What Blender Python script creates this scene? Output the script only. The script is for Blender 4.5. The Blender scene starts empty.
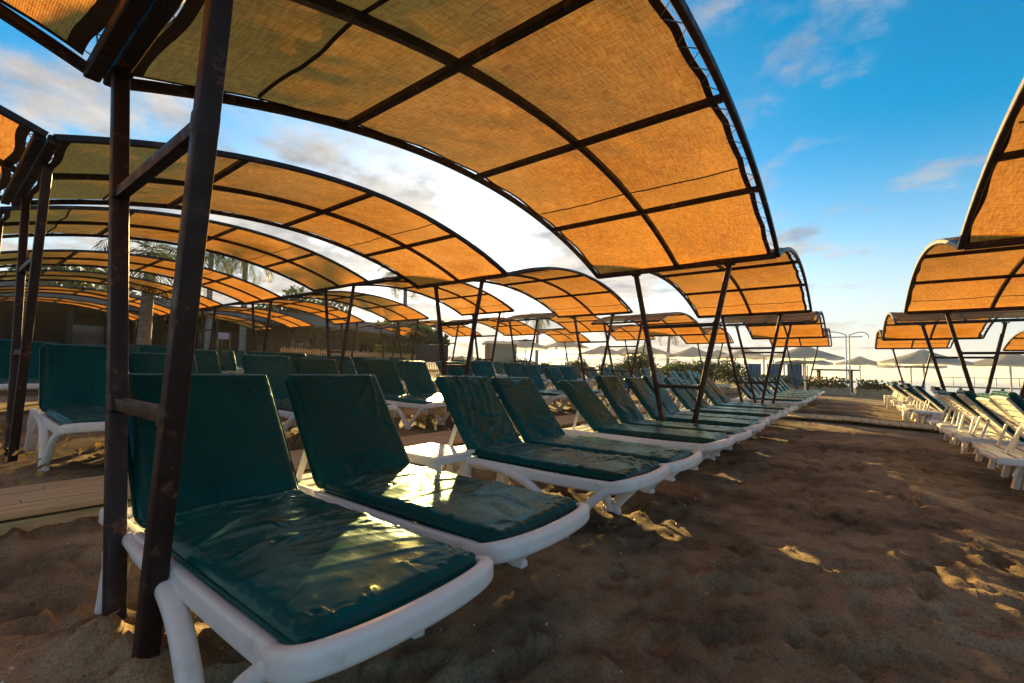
import bpy, bmesh, math, random
import numpy as np
from mathutils import Vector, Matrix
random.seed(7)
rng = np.random.default_rng(11)
SC = bpy.context.scene
COL = SC.collection
PI = math.pi

# ------------------------------------------------------------------ helpers
def V(*a): return Vector(a)

def sweep(bm, pts, prof, up=(0, 0, 1), closed=False, cap=True, scales=None):
    """sweep a closed 2-D profile (a = sideways, b = along 'up') along a polyline"""
    pts = [Vector(p) for p in pts]
    n = len(pts); up = Vector(up); rings = []
    for i, p in enumerate(pts):
        if closed:
            t = (pts[(i+1) % n]-pts[i-1])
        else:
            t = pts[min(i+1, n-1)]-pts[max(i-1, 0)]
        t.normalize()
        s = t.cross(up)
        if s.length < 1e-4: s = t.cross(Vector((1, 0, 0)))
        s.normalize(); b = s.cross(t)
        # mitre scale at bends
        k = 1.0
        if 0 < i < n-1:
            c = (pts[i]-pts[i-1]).normalized().dot((pts[i+1]-pts[i]).normalized())
            k = 1/max(.6, math.sqrt(max(.05, (1+c)/2)))
        sc = scales[i] if scales else 1.0
        bend = (b if True else s)
        rings.append([bm.verts.new(p+s*a*sc+b*q*sc*k) for a, q in prof])
    m = len(prof)
    for i in range(n if closed else n-1):
        A, B = rings[i], rings[(i+1) % n]
        for j in range(m):
            bm.faces.new((A[j], A[(j+1) % m], B[(j+1) % m], B[j]))
    if cap and not closed:
        bm.faces.new(rings[0][::-1]); bm.faces.new(rings[-1])

def rrect(w, h, r=.008, k=2):
    """rounded rectangle profile"""
    r = min(r, w*.49, h*.49); out = []
    for cx, cy, a0 in ((w/2-r, h/2-r, 0), (-w/2+r, h/2-r, PI/2), (-w/2+r, -h/2+r, PI), (w/2-r, -h/2+r, 1.5*PI)):
        for i in range(k+1):
            a = a0+PI/2*i/k
            out.append((cx+r*math.cos(a), cy+r*math.sin(a)))
    return out

def circ(r, n=8): return [(r*math.cos(2*PI*i/n), r*math.sin(2*PI*i/n)) for i in range(n)]

def box(bm, c, s, M=None, bevel=0.0):
    vs = []
    for x in (-.5, .5):
        for y in (-.5, .5):
            for z in (-.5, .5):
                p = Vector((c[0]+x*s[0], c[1]+y*s[1], c[2]+z*s[2]))
                vs.append(bm.verts.new(M @ p if M else p))
    fs = []
    for q in ((0, 1, 3, 2), (4, 6, 7, 5), (0, 4, 5, 1), (2, 3, 7, 6), (0, 2, 6, 4), (1, 5, 7, 3)):
        fs.append(bm.faces.new([vs[i] for i in q]))
    if bevel:
        es = list({e for f in fs for e in f.edges})
        bmesh.ops.bevel(bm, geom=es, offset=bevel, segments=2, affect='EDGES', profile=.6)

def smooth_path(pts, k=6):
    """Catmull-Rom through points"""
    P = [Vector(p) for p in pts]; out = []
    for i in range(len(P)-1):
        p0 = P[max(i-1, 0)]; p1 = P[i]; p2 = P[i+1]; p3 = P[min(i+2, len(P)-1)]
        for j in range(k):
            t = j/k
            out.append(.5*((2*p1)+(p2-p0)*t+(2*p0-5*p1+4*p2-p3)*t*t+(3*p1-p0-3*p2+p3)*t**3))
    out.append(P[-1]); return out

def obj(name, bm, mat, parent=None, smooth=True, angle=40, loc=None):
    me = bpy.data.meshes.new(name)
    bmesh.ops.recalc_face_normals(bm, faces=bm.faces)
    bm.to_mesh(me); bm.free()
    return link(name, me, mat, parent, smooth, angle, loc)

def link(name, me, mat, parent=None, smooth=True, angle=40, loc=None):
    o = bpy.data.objects.new(name, me); COL.objects.link(o)
    if mat: me.materials.append(mat)
    if smooth:
        me.polygons.foreach_set('use_smooth', [True]*len(me.polygons))
        if angle < 180: me.set_sharp_from_angle(angle=math.radians(angle))
    if parent: o.parent = parent
    if loc: o.location = loc
    return o

def grid_mesh(name, P, flip=False):
    """P: (n,m,3) numpy array"""
    n, m, _ = P.shape
    idx = np.arange(n*m).reshape(n, m)
    f = np.stack([idx[:-1, :-1], idx[1:, :-1], idx[1:, 1:], idx[:-1, 1:]], -1).reshape(-1, 4)
    if flip: f = f[:, ::-1]
    me = bpy.data.meshes.new(name)
    me.from_pydata(P.reshape(-1, 3).tolist(), [], f.tolist()); me.update()
    return me

def thing(name, label, cat, loc=(0, 0, 0), rotz=0, group=None):
    o = bpy.data.objects.new(name, None); COL.objects.link(o)
    o.location = loc; o.rotation_euler = (0, 0, rotz); o.empty_display_size = .2
    return tag(o, label, cat, group)

def tag(o, label, cat, group=None):
    o['label'] = label; o['category'] = cat
    if group: o['group'] = group
    return o

def structure(o, label=None):
    o['kind'] = 'structure'
    if label: o['label'] = label
    return o

def dup(o, parent=None):
    c = o.copy(); COL.objects.link(c)
    if parent is not None: c.parent = parent
    for ch in list(o.children): dup(ch, c)
    return c

# value noise with numpy -------------------------------------------------
_perm = rng.random((257, 257))
def vnoise(x, y):
    xi = np.floor(x).astype(int); yi = np.floor(y).astype(int)
    fx = x-xi; fy = y-yi
    fx = fx*fx*fx*(fx*(fx*6-15)+10); fy = fy*fy*fy*(fy*(fy*6-15)+10)
    a = _perm[xi % 256, yi % 256]; b = _perm[(xi+1) % 256, yi % 256]
    c = _perm[xi % 256, (yi+1) % 256]; d = _perm[(xi+1) % 256, (yi+1) % 256]
    return (a*(1-fx)+b*fx)*(1-fy)+(c*(1-fx)+d*fx)*fy-.5
def fbm(x, y, o=4):
    s = 0; a = 1
    for i in range(o):
        s = s+a*vnoise(x*2**i+17.3*i, y*2**i+9.1*i); a *= .5
    return s

# ------------------------------------------------------------------ materials
def mat(name):
    m = bpy.data.materials.new(name); m.use_nodes = True
    nt = m.node_tree; b = nt.nodes['Principled BSDF']
    return m, nt, b
def N(nt, t, **kw):
    n = nt.nodes.new(t)
    for k, v in kw.items():
        if k in n.inputs.keys(): n.inputs[k].default_value = v
        else: setattr(n, k, v)
    return n
def L(nt, a, b): nt.links.new(a, b)
def coords(nt, scale=(1, 1, 1), kind='Object'):
    t = N(nt, 'ShaderNodeTexCoord'); mp = N(nt, 'ShaderNodeMapping'); mp.inputs['Scale'].default_value = scale
    L(nt, t.outputs[kind], mp.inputs['Vector']); return mp.outputs['Vector']
def noise(nt, vec, scale, detail=4, rough=.55):
    n = N(nt, 'ShaderNodeTexNoise'); n.inputs['Scale'].default_value = scale
    n.inputs['Detail'].default_value = detail; n.inputs['Roughness'].default_value = rough
    if vec is not None: L(nt, vec, n.inputs['Vector'])
    return n.outputs['Fac']
def ramp(nt, fac, stops):
    r = N(nt, 'ShaderNodeValToRGB'); e = r.color_ramp.elements
    while len(e) < len(stops): e.new(.5)
    for q, (p, c) in zip(e, stops):
        q.position = p; q.color = (*c, 1) if len(c) == 3 else c
    L(nt, fac, r.inputs['Fac']); return r.outputs['Color']
def bump(nt, b, h, strength=.3, dist=.01, prev=None):
    n = N(nt, 'ShaderNodeBump'); n.inputs['Strength'].default_value = strength; n.inputs['Distance'].default_value = dist
    L(nt, h, n.inputs['Height'])
    if prev is not None: L(nt, prev, n.inputs['Normal'])
    if b is not None: L(nt, n.outputs['Normal'], b.inputs['Normal'])
    return n.outputs['Normal']
def simple(name, stops, scale=6, rough=.5, bscale=40, bs=.15, bd=.004, spec=.5, metallic=0, vscale=(1, 1, 1), rr=None):
    m, nt, b = mat(name)
    v = coords(nt, vscale)
    f = noise(nt, v, scale, 6, .6)
    L(nt, ramp(nt, f, stops), b.inputs['Base Color'])
    b.inputs['Roughness'].default_value = rough
    if rr:
        L(nt, ramp(nt, noise(nt, v, scale*2.3, 5), [(.35, (rr[0],)*3), (.65, (rr[1],)*3)]), b.inputs['Roughness'])
    b.inputs['Specular IOR Level'].default_value = spec; b.inputs['Metallic'].default_value = metallic
    if bs: bump(nt, b, noise(nt, v, bscale, 5), bs, bd)
    return m

def M_sand():
    m, nt, b = mat('sand'); v = coords(nt)
    n1 = noise(nt, v, .55, 6, .6); n2 = noise(nt, v, 5, 8, .65); n3 = noise(nt, v, 110, 4, .75)
    c = ramp(nt, n1, [(.37, (.080, .058, .034)), (.46, (.20, .148, .088)), (.63, (.36, .272, .165))])
    c2 = ramp(nt, n2, [(.32, (.30, .27, .25)), (.48, (.85, .85, .85)), (.7, (1.2, 1.17, 1.15))])
    mx = N(nt, 'ShaderNodeMix', data_type='RGBA', blend_type='MULTIPLY'); mx.inputs['Factor'].default_value = .85
    L(nt, c, mx.inputs[6]); L(nt, c2, mx.inputs[7])
    c3 = ramp(nt, n3, [(.34, (.45, .42, .40)), (.5, (1, 1, 1)), (.68, (1.4, 1.37, 1.33))])
    m2 = N(nt, 'ShaderNodeMix', data_type='RGBA', blend_type='MULTIPLY'); m2.inputs['Factor'].default_value = .8
    L(nt, mx.outputs[2], m2.inputs[6]); L(nt, c3, m2.inputs[7])
    L(nt, m2.outputs[2], b.inputs['Base Color'])
    b.inputs['Roughness'].default_value = .92; b.inputs['Specular IOR Level'].default_value = .2
    q = bump(nt, None, n2, .22, .03)
    bump(nt, b, noise(nt, v, 95, 3, .6), .45, .008, q)
    return m

def M_fabric():
    m, nt, b = mat('shade_fabric'); out = nt.nodes['Material Output']
    uv = coords(nt, (1, 1, 1), 'UV')
    w1 = N(nt, 'ShaderNodeTexWave'); w1.inputs['Scale'].default_value = 38; w1.inputs['Distortion'].default_value = 1.5; w1.inputs['Detail'].default_value = 3; w1.bands_direction = 'Y'
    w2 = N(nt, 'ShaderNodeTexWave'); w2.inputs['Scale'].default_value = 45; w2.inputs['Distortion'].default_value = 1.2; w2.inputs['Detail'].default_value = 3; w2.bands_direction = 'X'
    L(nt, uv, w1.inputs['Vector']); L(nt, uv, w2.inputs['Vector'])
    mp = N(nt, 'ShaderNodeMapping'); mp.inputs['Scale'].default_value = (9, 55, 1); L(nt, uv, mp.inputs['Vector'])
    st = noise(nt, mp.outputs['Vector'], 1.0, 5, .7)
    mp2 = N(nt, 'ShaderNodeMapping'); mp2.inputs['Scale'].default_value = (60, 8, 1); L(nt, uv, mp2.inputs['Vector'])
    st2 = noise(nt, mp2.outputs['Vector'], 1.0, 5, .7)
    big = noise(nt, uv, 1.1, 4)
    add = N(nt, 'ShaderNodeMath', operation='ADD'); L(nt, st, add.inputs[0]); L(nt, st2, add.inputs[1])
    add2 = N(nt, 'ShaderNodeMath', operation='MULTIPLY_ADD'); L(nt, w1.outputs['Fac'], add2.inputs[0]); add2.inputs[1].default_value = .22; L(nt, add.outputs[0], add2.inputs[2])
    add3 = N(nt, 'ShaderNodeMath', operation='MULTIPLY_ADD'); L(nt, big, add3.inputs[0]); add3.inputs[1].default_value = .5; L(nt, add2.outputs[0], add3.inputs[2])
    hf = N(nt, 'ShaderNodeMath', operation='MULTIPLY'); L(nt, add3.outputs[0], hf.inputs[0]); hf.inputs[1].default_value = .5
    tc = ramp(nt, hf.outputs[0], [(.54, (.38, .110, .011)), (.68, (.69, .258, .031)), (.83, (.86, .42, .09))])
    dc = ramp(nt, hf.outputs[0], [(.55, (.30, .165, .08)), (.84, (.56, .35, .20))])
    tr = N(nt, 'ShaderNodeBsdfTranslucent'); L(nt, tc, tr.inputs['Color'])
    df = N(nt, 'ShaderNodeBsdfDiffuse'); L(nt, dc, df.inputs['Color'])
    bn = bump(nt, None, add2.outputs[0], .35, .01)
    L(nt, bn, tr.inputs['Normal']); L(nt, bn, df.inputs['Normal'])
    mx = N(nt, 'ShaderNodeMixShader'); mx.inputs[0].default_value = .57
    L(nt, df.outputs[0], mx.inputs[1]); L(nt, tr.outputs[0], mx.inputs[2])
    op = N(nt, 'ShaderNodeBsdfTransparent'); op.inputs['Color'].default_value = (1, .66, .22, 1)     # open weave
    m3 = N(nt, 'ShaderNodeMixShader'); m3.inputs[0].default_value = .06; L(nt, mx.outputs[0], m3.inputs[1]); L(nt, op.outputs[0], m3.inputs[2])
    L(nt, m3.outputs[0], out.inputs['Surface'])
    nt.nodes.remove(b)
    return m

def M_cushion():
    m, nt, b = mat('green_vinyl'); v = coords(nt)
    oi = N(nt, 'ShaderNodeObjectInfo')
    f = noise(nt, v, 3, 5)
    c = ramp(nt, f, [(.3, (.0008, .040, .040)), (.7, (.002, .066, .062))])
    hs = N(nt, 'ShaderNodeHueSaturation'); L(nt, c, hs.inputs['Color'])
    mr = N(nt, 'ShaderNodeMapRange'); mr.inputs[3].default_value = .75; mr.inputs[4].default_value = 1.3
    L(nt, oi.outputs['Random'], mr.inputs[0]); L(nt, mr.outputs[0], hs.inputs['Value'])
    mr2 = N(nt, 'ShaderNodeMapRange'); mr2.inputs[3].default_value = .485; mr2.inputs[4].default_value = .515
    L(nt, oi.outputs['Random'], mr2.inputs[0]); L(nt, mr2.outputs[0], hs.inputs['Hue'])
    rg = ramp(nt, noise(nt, v, 9, 5), [(.3, (.20,)*3), (.7, (.32,)*3)])
    mp = N(nt, 'ShaderNodeMapping'); mp.inputs['Scale'].default_value = (5, 14, 5); L(nt, v, mp.inputs['Vector'])
    q = bump(nt, None, noise(nt, mp.outputs['Vector'], 1.3, 3, .5), .16, .012)
    q = bump(nt, None, noise(nt, v, 190, 2), .10, .002, q)
    df = N(nt, 'ShaderNodeBsdfDiffuse'); L(nt, hs.outputs[0], df.inputs['Color']); L(nt, q, df.inputs['Normal'])
    gl = N(nt, 'ShaderNodeBsdfGlossy'); gl.inputs['Color'].default_value = (.50, .68, .66, 1); L(nt, rg, gl.inputs['Roughness']); L(nt, q, gl.inputs['Normal'])
    fr = N(nt, 'ShaderNodeFresnel'); fr.inputs['IOR'].default_value = 1.37; L(nt, q, fr.inputs['Normal'])
    mx = N(nt, 'ShaderNodeMixShader'); L(nt, fr.outputs[0], mx.inputs[0]); L(nt, df.outputs[0], mx.inputs[1]); L(nt, gl.outputs[0], mx.inputs[2])
    L(nt, mx.outputs[0], nt.nodes['Material Output'].inputs['Surface']); nt.nodes.remove(b)
    return m

def M_plastic():
    m, nt, b = mat('white_plastic'); v = coords(nt)
    L(nt, ramp(nt, noise(nt, v, 7, 6, .65), [(.26, (.60, .575, .54)), (.38, (.73, .715, .69)), (.7, (.80, .79, .77))]), b.inputs['Base Color'])
    b.inputs['Roughness'].default_value = .42
    L(nt, ramp(nt, noise(nt, v, 25, 5), [(.3, (.34,)*3), (.7, (.55,)*3)]), b.inputs['Roughness'])
    bump(nt, b, noise(nt, v, 90, 3), .08, .002)
    return m

def M_steel():
    m, nt, b = mat('brown_painted_steel'); v = coords(nt)
    f = noise(nt, v, 9, 8, .75)
    L(nt, ramp(nt, f, [(.35, (.018, .008, .006)), (.57, (.030, .013, .009)), (.60, (.085, .036, .022)), (.70, (.20, .10, .06))]), b.inputs['Base Color'])
    L(nt, ramp(nt, noise(nt, v, 14, 5), [(.3, (.32,)*3), (.7, (.6,)*3)]), b.inputs['Roughness'])
    b.inputs['Specular IOR Level'].default_value = .3
    bump(nt, b, noise(nt, v, 60, 5, .7), .18, .004)
    return m

def M_wood():
    m, nt, b = mat('weathered_planks'); v = coords(nt)
    mp = N(nt, 'ShaderNodeMapping'); mp.inputs['Scale'].default_value = (30, 1.4, 30); L(nt, v, mp.inputs['Vector'])
    g = noise(nt, mp.outputs['Vector'], 1.5, 7, .65)
    L(nt, ramp(nt, g, [(.3, (.38, .24, .11)), (.55, (.60, .42, .22)), (.72, (.70, .52, .31))]), b.inputs['Base Color'])
    b.inputs['Roughness'].default_value = .75
    bump(nt, b, g, .35, .008)
    return m

def M_leaf(name, a, c, t=.35):
    m, nt, b = mat(name); out = nt.nodes['Material Output']; v = coords(nt)
    f = noise(nt, v, 2.2, 4)
    col = ramp(nt, f, [(.35, a), (.65, c)])
    L(nt, col, b.inputs['Base Color']); b.inputs['Roughness'].default_value = .55
    tr = N(nt, 'ShaderNodeBsdfTranslucent'); L(nt, col, tr.inputs['Color'])
    mx = N(nt, 'ShaderNodeMixShader'); mx.inputs[0].default_value = t
    L(nt, b.outputs[0], mx.inputs[1]); L(nt, tr.outputs[0], mx.inputs[2]); L(nt, mx.outputs[0], out.inputs['Surface'])
    return m

def M_sea():
    m, nt, b = mat('sea_water'); v = coords(nt, (1, 1, 1))
    b.inputs['Base Color'].default_value = (.012, .05, .075, 1); b.inputs['Roughness'].default_value = .12
    mp = N(nt, 'ShaderNodeMapping'); mp.inputs['Scale'].default_value = (.8, .3, 1); L(nt, v, mp.inputs['Vector'])
    bump(nt, b, noise(nt, mp.outputs['Vector'], 1.2, 6, .6), .5, .25)
    return m

sand = M_sand(); fabric = M_fabric(); vinyl = M_cushion(); plastic = M_plastic(); steel = M_steel(); wood = M_wood(); sea_m = M_sea()
hem_m = simple('brown_hem', [(.3, (.045, .022, .012)), (.7, (.075, .038, .02))], 8, .8)
rope_m = simple('grey_cord', [(.3, (.16, .15, .14)), (.7, (.3, .29, .27))], 30, .7, bs=0)
fringe_m = M_leaf('umbrella_cloth', (.80, .77, .68), (.86, .83, .75), .72)
pole_m = simple('white_pole_paint', [(.3, (.62, .6, .56)), (.7, (.74, .72, .69))], 9, .5)
beige_m = simple('beige_render', [(.3, (.30, .22, .15)), (.7, (.40, .31, .22))], 2, .85)
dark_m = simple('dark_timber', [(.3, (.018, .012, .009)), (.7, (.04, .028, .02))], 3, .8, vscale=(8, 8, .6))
roof_m = simple('dark_roof_tiles', [(.3, (.06, .035, .025)), (.7, (.12, .07, .05))], 6, .85)
glass_m = simple('dark_window_glass', [(.3, (.01, .012, .014)), (.7, (.02, .024, .028))], 2, .12, bs=0)
bark_m = simple('palm_bark', [(.3, (.16, .12, .09)), (.7, (.34, .28, .22))], 4, .9, 18, .6, .03, vscale=(1, 1, 5))
tbark_m = simple('tree_bark', [(.3, (.06, .042, .03)), (.7, (.13, .095, .07))], 4, .9, 18, .6, .03)
leaf_a = M_leaf('dark_green_leaves', (.028, .06, .016), (.06, .11, .03))
leaf_b = M_leaf('hedge_leaves', (.04, .075, .016), (.085, .14, .03))
leaf_p = M_leaf('palm_leaves', (.06, .085, .02), (.11, .13, .04))
leaf_r = M_leaf('red_flowers', (.30, .03, .03), (.45, .08, .06))
dapple_m = M_leaf('painted_sun_dapples', (.30, .17, .05), (.5, .32, .10), .2)  # ochre flecks, sunlight on sand put into the colour
blue_m = simple('blue_cloth', [(.3, (.03, .12, .22)), (.7, (.06, .2, .32))], 2, .8, vscale=(12, 12, .4))
sign_m = simple('pale_blue_board', [(.3, (.30, .36, .55)), (.7, (.36, .42, .6))], 3, .5)
board_m = simple('black_board', [(.3, (.018, .018, .02)), (.7, (.035, .034, .034))], 5, .5)
stone_m = simple('pale_stone', [(.3, (.26, .2, .15)), (.7, (.4, .33, .25))], 4, .85, 20, .4, .02)
paper_m = simple('paper', [(.3, (.7, .7, .68)), (.7, (.78, .78, .76))], 9, .7, bs=0)
clay_m = simple('terracotta_plastic', [(.3, (.30, .10, .05)), (.7, (.38, .14, .07))], 9, .6)

# ------------------------------------------------------------------ terrain
def gbase(x, y):
    x = np.asarray(x, float); y = np.asarray(y, float)
    left = np.interp(x, [-60, -30, -18.5, -14.5, -10.5, -8, -6.5, -4.6, -3.2, -3.0], [.9, .75, .52, .42, .31, .26, .18, .12, .03, 0])
    s = x+.22*np.maximum(y-34, 0)
    right = -np.interp(s, [0, .6, 3, 7, 9, 14, 24, 60], [0, .03, .12, .22, .30, .75, 1.6, 5])
    return left+right
def lines(segs):
    out = [segs[0][0]]
    for a, b, st in segs:
        n = max(1, int(round((b-a)/st))); out += list(np.linspace(a, b, n+1)[1:])
    return np.array(out)
gx = lines([(-4000, -400, 600), (-400, -60, 34), (-60, -22, 3), (-22, -7, .35), (-7, -3.2, .12), (-3.2, 2.2, .034), (2.2, 8, .2), (8, 40, 2), (40, 400, 36), (400, 4000, 600)])
gy = lines([(-4000, -400, 600), (-400, -20, 38), (-20, -3, 1.2), (-3, 0, .12), (0, 4.2, .03), (4.2, 9, .06), (9, 26, .2), (26, 60, 1.2), (60, 400, 17), (400, 5000, 700)])
GX, GY = np.meshgrid(gx, gy, indexing='ij')
Z = gbase(GX, GY)
near = np.clip(1-(np.hypot(GX+1, GY-4)-14)/14, 0, 1)
Z = Z+.06*np.exp(-((GX-.35)/.55)**2)*np.clip(GY/2, 0, 1)*np.clip((12-GY)/3, 0, 1)
PX = [(-1.79, .478), (-2.07, .478), (-1.75, 5.88), (-1.68, 5.88)]
for qx, qy in PX: Z = Z+(.085*np.exp(-((GX-qx)**2+(GY-qy)**2)/.013)+.035*np.exp(-((GX-qx-.04)**2+(GY-qy+.03)**2)/.05))*(1+.9*fbm(GX*14, GY*14, 2))
Z = Z+near*(.022*fbm(GX*.9, GY*.9, 3)+.010*fbm(GX*3.1+5, GY*3.1, 3)+.007*np.abs(fbm(GX*9, GY*7, 3))+.007*fbm(GX*24, GY*19, 2)+.006*rng.normal(size=GX.shape)*.5)
fine = np.clip(1-(np.hypot(GX+.5, GY-3)-6)/5, 0, 1)
fp = np.zeros_like(Z)
for i in range(620):                                  # footprints, scuffs and heel dents
    px = rng.uniform(-4.2, 1.7) if i % 3 else rng.uniform(-.8, 1.0)
    py = abs(rng.normal(0, 4.5))+.1 if i % 3 else rng.uniform(.2, 9)
    a = rng.uniform(0, PI) if i % 4 == 0 else rng.normal(.5, .5)
    ln = rng.uniform(.09, .16); wd = rng.uniform(.04, .065); dp = rng.uniform(.018, .042)
    sel = (np.abs(GX-px) < .4) & (np.abs(GY-py) < .4)
    dx = GX[sel]-px; dy = GY[sel]-py
    u = (dx*math.sin(a)+dy*math.cos(a))/ln; w = (dx*math.cos(a)-dy*math.sin(a))/wd
    r2 = u*u+w*w
    fp[sel] += -dp*.8*np.exp(-r2**3)+dp*.4*np.exp(-(np.sqrt(r2)-1.3)**2*14)
for k in range(9):                                    # drag marks from moved loungers
    x0 = rng.uniform(-1, 1); y0 = rng.uniform(.5, 8); a = rng.normal(1.2, .5); ln = rng.uniform(.8, 2.5)
    dx = GX-x0; dy = GY-y0; u = dx*math.cos(a)+dy*math.sin(a); w = -dx*math.sin(a)+dy*math.cos(a)+.05*np.sin(u*2.5)
    fp += -.018*np.exp(-(w/.05)**2)*np.clip(1-np.abs(u)/ln, 0, 1)**.5
Z = Z+fine*fp
me = grid_mesh('sand', np.stack([GX, GY, Z], -1), True)
g = link('sand_ground', me, sand, None, True, 180); structure(g, 'dark trodden beach sand full of footprints')
def gz(x, y): return float(gbase(x, y))

bm = bmesh.new()
vs = [bm.verts.new(p) for p in ((-4000, -4000, -.62), (4000, -4000, -.62), (4000, 5000, -.62), (-4000, 5000, -.62))]
bm.faces.new(vs); structure(obj('sea', bm, sea_m), 'calm sea beyond the beach')

# boardwalks
def boardwalk(x0, x1, y0, y1, along, pw=.095):
    bm = bmesh.new()
    if along == 'y':
        n = int((x1-x0)/pw); yy = y0
        for i in range(n):
            x = x0+(i+.5)*(x1-x0)/n
            y = y0-random.random()*2
            while y < y1:
                ln = random.uniform(3.2, 4.4)
                box(bm, (x, y+ln/2, gz(x1, y)+.10+random.uniform(-.003, .003)), ((x1-x0)/n-.007, ln-.006, .03), None, 0)
                y += ln
        for x in (x0+.06, x1-.06):
            box(bm, (x, (y0+y1)/2, gz(x1, 0)+.02), (.05, y1-y0, .08))
    else:
        x = x0
        while x < x1:
            z = gz(x, y0)
            box(bm, (x, (y0+y1)/2, z+.085+random.uniform(-.004, .004)), (pw-.012, y1-y0+random.uniform(-.03, .03), .03))
            x += pw
    return structure(obj('boardwalk', bm, wood, None, False))
boardwalk(-4.35, -3.62, -3, 11.9, 'y').__setitem__('label', 'plank boardwalk running behind the front row')
boardwalk(-3.6, 6.0, 12.1, 13.15, 'x', .16).__setitem__('label', 'slatted boardwalk crossing the aisle')

# ------------------------------------------------------------------ lounger
TB = .062
def folds_field(U, W, folds):
    h = np.zeros_like(U)
    for (u0, w0, u1, w1, amp, wid, cur) in folds:
        du, dw = u1-u0, w1-w0; ln = math.hypot(du, dw)+1e-6
        t = ((U-u0)*du+(W-w0)*dw)/ln**2; d = ((U-u0)*-dw+(W-w0)*du)/ln
        d = d+cur*(t-.5)**2
        fade = np.clip(np.minimum(t, 1-t)*5+.25, 0, 1)*((t > -.06) & (t < 1.06))
        x = d/wid
        h += amp*fade*np.exp(-np.abs(x)**1.4)
    return h

def cushion(name, length, width, seed, nu=56, nw=36, crumple=1.0, extra=()):
    """a padded vinyl slab lying on z=0 from u=0 to u=length, centred on y"""
    r = np.random.default_rng(seed)
    su = np.linspace(0, 1, nu); sw = np.linspace(-1, 1, nw)
    su = .5-.5*np.cos(PI*su)*(1-.0); su = .55*su+.45*np.linspace(0, 1, nu)
    sw = np.sign(sw)*(np.abs(sw)**.86)
    U, W = np.meshgrid(su*length, sw*width/2, indexing='ij')
    d = np.minimum(np.minimum(U, length-U), width/2-np.abs(W))
    e = np.sqrt(np.clip(1-(1-np.clip(d/.045, 0, 1))**2, 0, 1))
    # rounded plan corners
    cu = np.clip(.07-np.minimum(U, length-U), 0, None); cw = np.clip(.07-(width/2-np.abs(W)), 0, None)
    rr = np.hypot(cu, cw)
    k = np.where(rr > .07, .07/np.maximum(rr, 1e-6), 1)
    U2 = np.where(U < length/2, .07-cu*k, length-.07+cu*k); U2 = np.where(cu > 0, U2, U)
    W2 = np.where(cw > 0, np.sign(W)*(width/2-.07+cw*k), W)
    folds = list(extra)
    for i in range(int(26*crumple)):
        u0 = r.uniform(0, length); w0 = r.uniform(-width/2, width/2); a = r.normal(PI/2, .55); ln = r.uniform(.08, .34)
        folds.append((u0, w0, u0+ln*math.cos(a), w0+ln*math.sin(a), r.uniform(-.0045, .008)*min(1.3, crumple), r.uniform(.007, .022), r.normal(0, .06)))
    for i in range(int(34*crumple)):                 # puckers running in from the piped edges
        s = r.uniform(0, 2*length+2*width); ln = r.uniform(.04, .15)
        if s < 2*length:
            u0 = s % length; sg = 1 if s < length else -1; w0 = sg*width/2; a = -sg*PI/2+r.normal(0, .5)
        else:
            w0 = r.uniform(-width/2, width/2); sg = r.choice([-1, 1]); u0 = length if sg > 0 else 0; a = (PI if sg > 0 else 0)+r.normal(0, .5)
        folds.append((u0, w0, u0+ln*math.cos(a), w0+ln*math.sin(a), r.uniform(.002, .006), r.uniform(.006, .012), r.normal(0, .03)))
    h = folds_field(U, W, folds)
    off = seed*3.7
    h += .005*crumple*fbm(U*5+off, W*5+off, 3)
    inner = np.clip(d/.03, .0, 1)
    top = TB*(.22+.78*e)+h*inner+.006*np.clip(d/.15, 0, 1)
    bot = TB*.22*(1-e)
    P = np.stack([U2, W2, top], -1); Q = np.stack([U2, W2, bot], -1)
    n = nu*nw; idx = np.arange(n).reshape(nu, nw)
    f = np.stack([idx[:-1, :-1], idx[1:, :-1], idx[1:, 1:], idx[:-1, 1:]], -1).reshape(-1, 4)
    faces = f.tolist()+(f[:, ::-1]+n).tolist()
    ring = list(idx[:, 0])+list(idx[-1, 1:])+list(idx[::-1, -1][1:])+list(idx[0, ::-1][1:-1])
    for i in range(len(ring)):
        a, b = int(ring[i]), int(ring[(i+1) % len(ring)])
        faces.append([a, a+n, b+n, b])
    V_ = np.concatenate([P.reshape(-1, 3), Q.reshape(-1, 3)]).tolist(); pr = .0055; base = len(V_); hw = width/2; path = []
    for cx, cy, a0 in ((length-.07, hw-.07, 0), (.07, hw-.07, PI/2), (.07, -hw+.07, PI), (length-.07, -hw+.07, 1.5*PI)):
        path += [(cx+.072*math.cos(a0+PI/2*i/5), cy+.072*math.sin(a0+PI/2*i/5), math.cos(a0+PI/2*i/5), math.sin(a0+PI/2*i/5)) for i in range(6)]
    for (x, y, nx, ny) in path:
        for k in range(6):
            a = 2*PI*k/6; V_.append((x+nx*pr*math.cos(a), y+ny*pr*math.cos(a), TB*.42+pr*math.sin(a)))
    m_ = len(path)
    for i in range(m_):
        for k in range(6):
            faces.append([base+i*6+k, base+((i+1) % m_)*6+k, base+((i+1) % m_)*6+(k+1) % 6, base+i*6+(k+1) % 6])
    me = bpy.data.meshes.new(name)
    me.from_pydata(V_, [], faces); me.update()
    b2 = bmesh.new(); b2.from_mesh(me); bmesh.ops.recalc_face_normals(b2, faces=b2.faces); b2.to_mesh(me); b2.free()
    me.materials.append(vinyl)
    me.polygons.foreach_set('use_smooth', [True]*len(me.polygons))
    return me

HX, HZ = -.23, .365           # hinge of the backrest
LW = .305                     # half width to rail centre
BL, SL, CW = .715, 1.185, .575  # back length, seat length, cushion width

def sub_empty(name, parent, loc):
    o = bpy.data.objects.new(name, None); COL.objects.link(o); o.parent = parent; o.location = loc; return o

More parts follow.
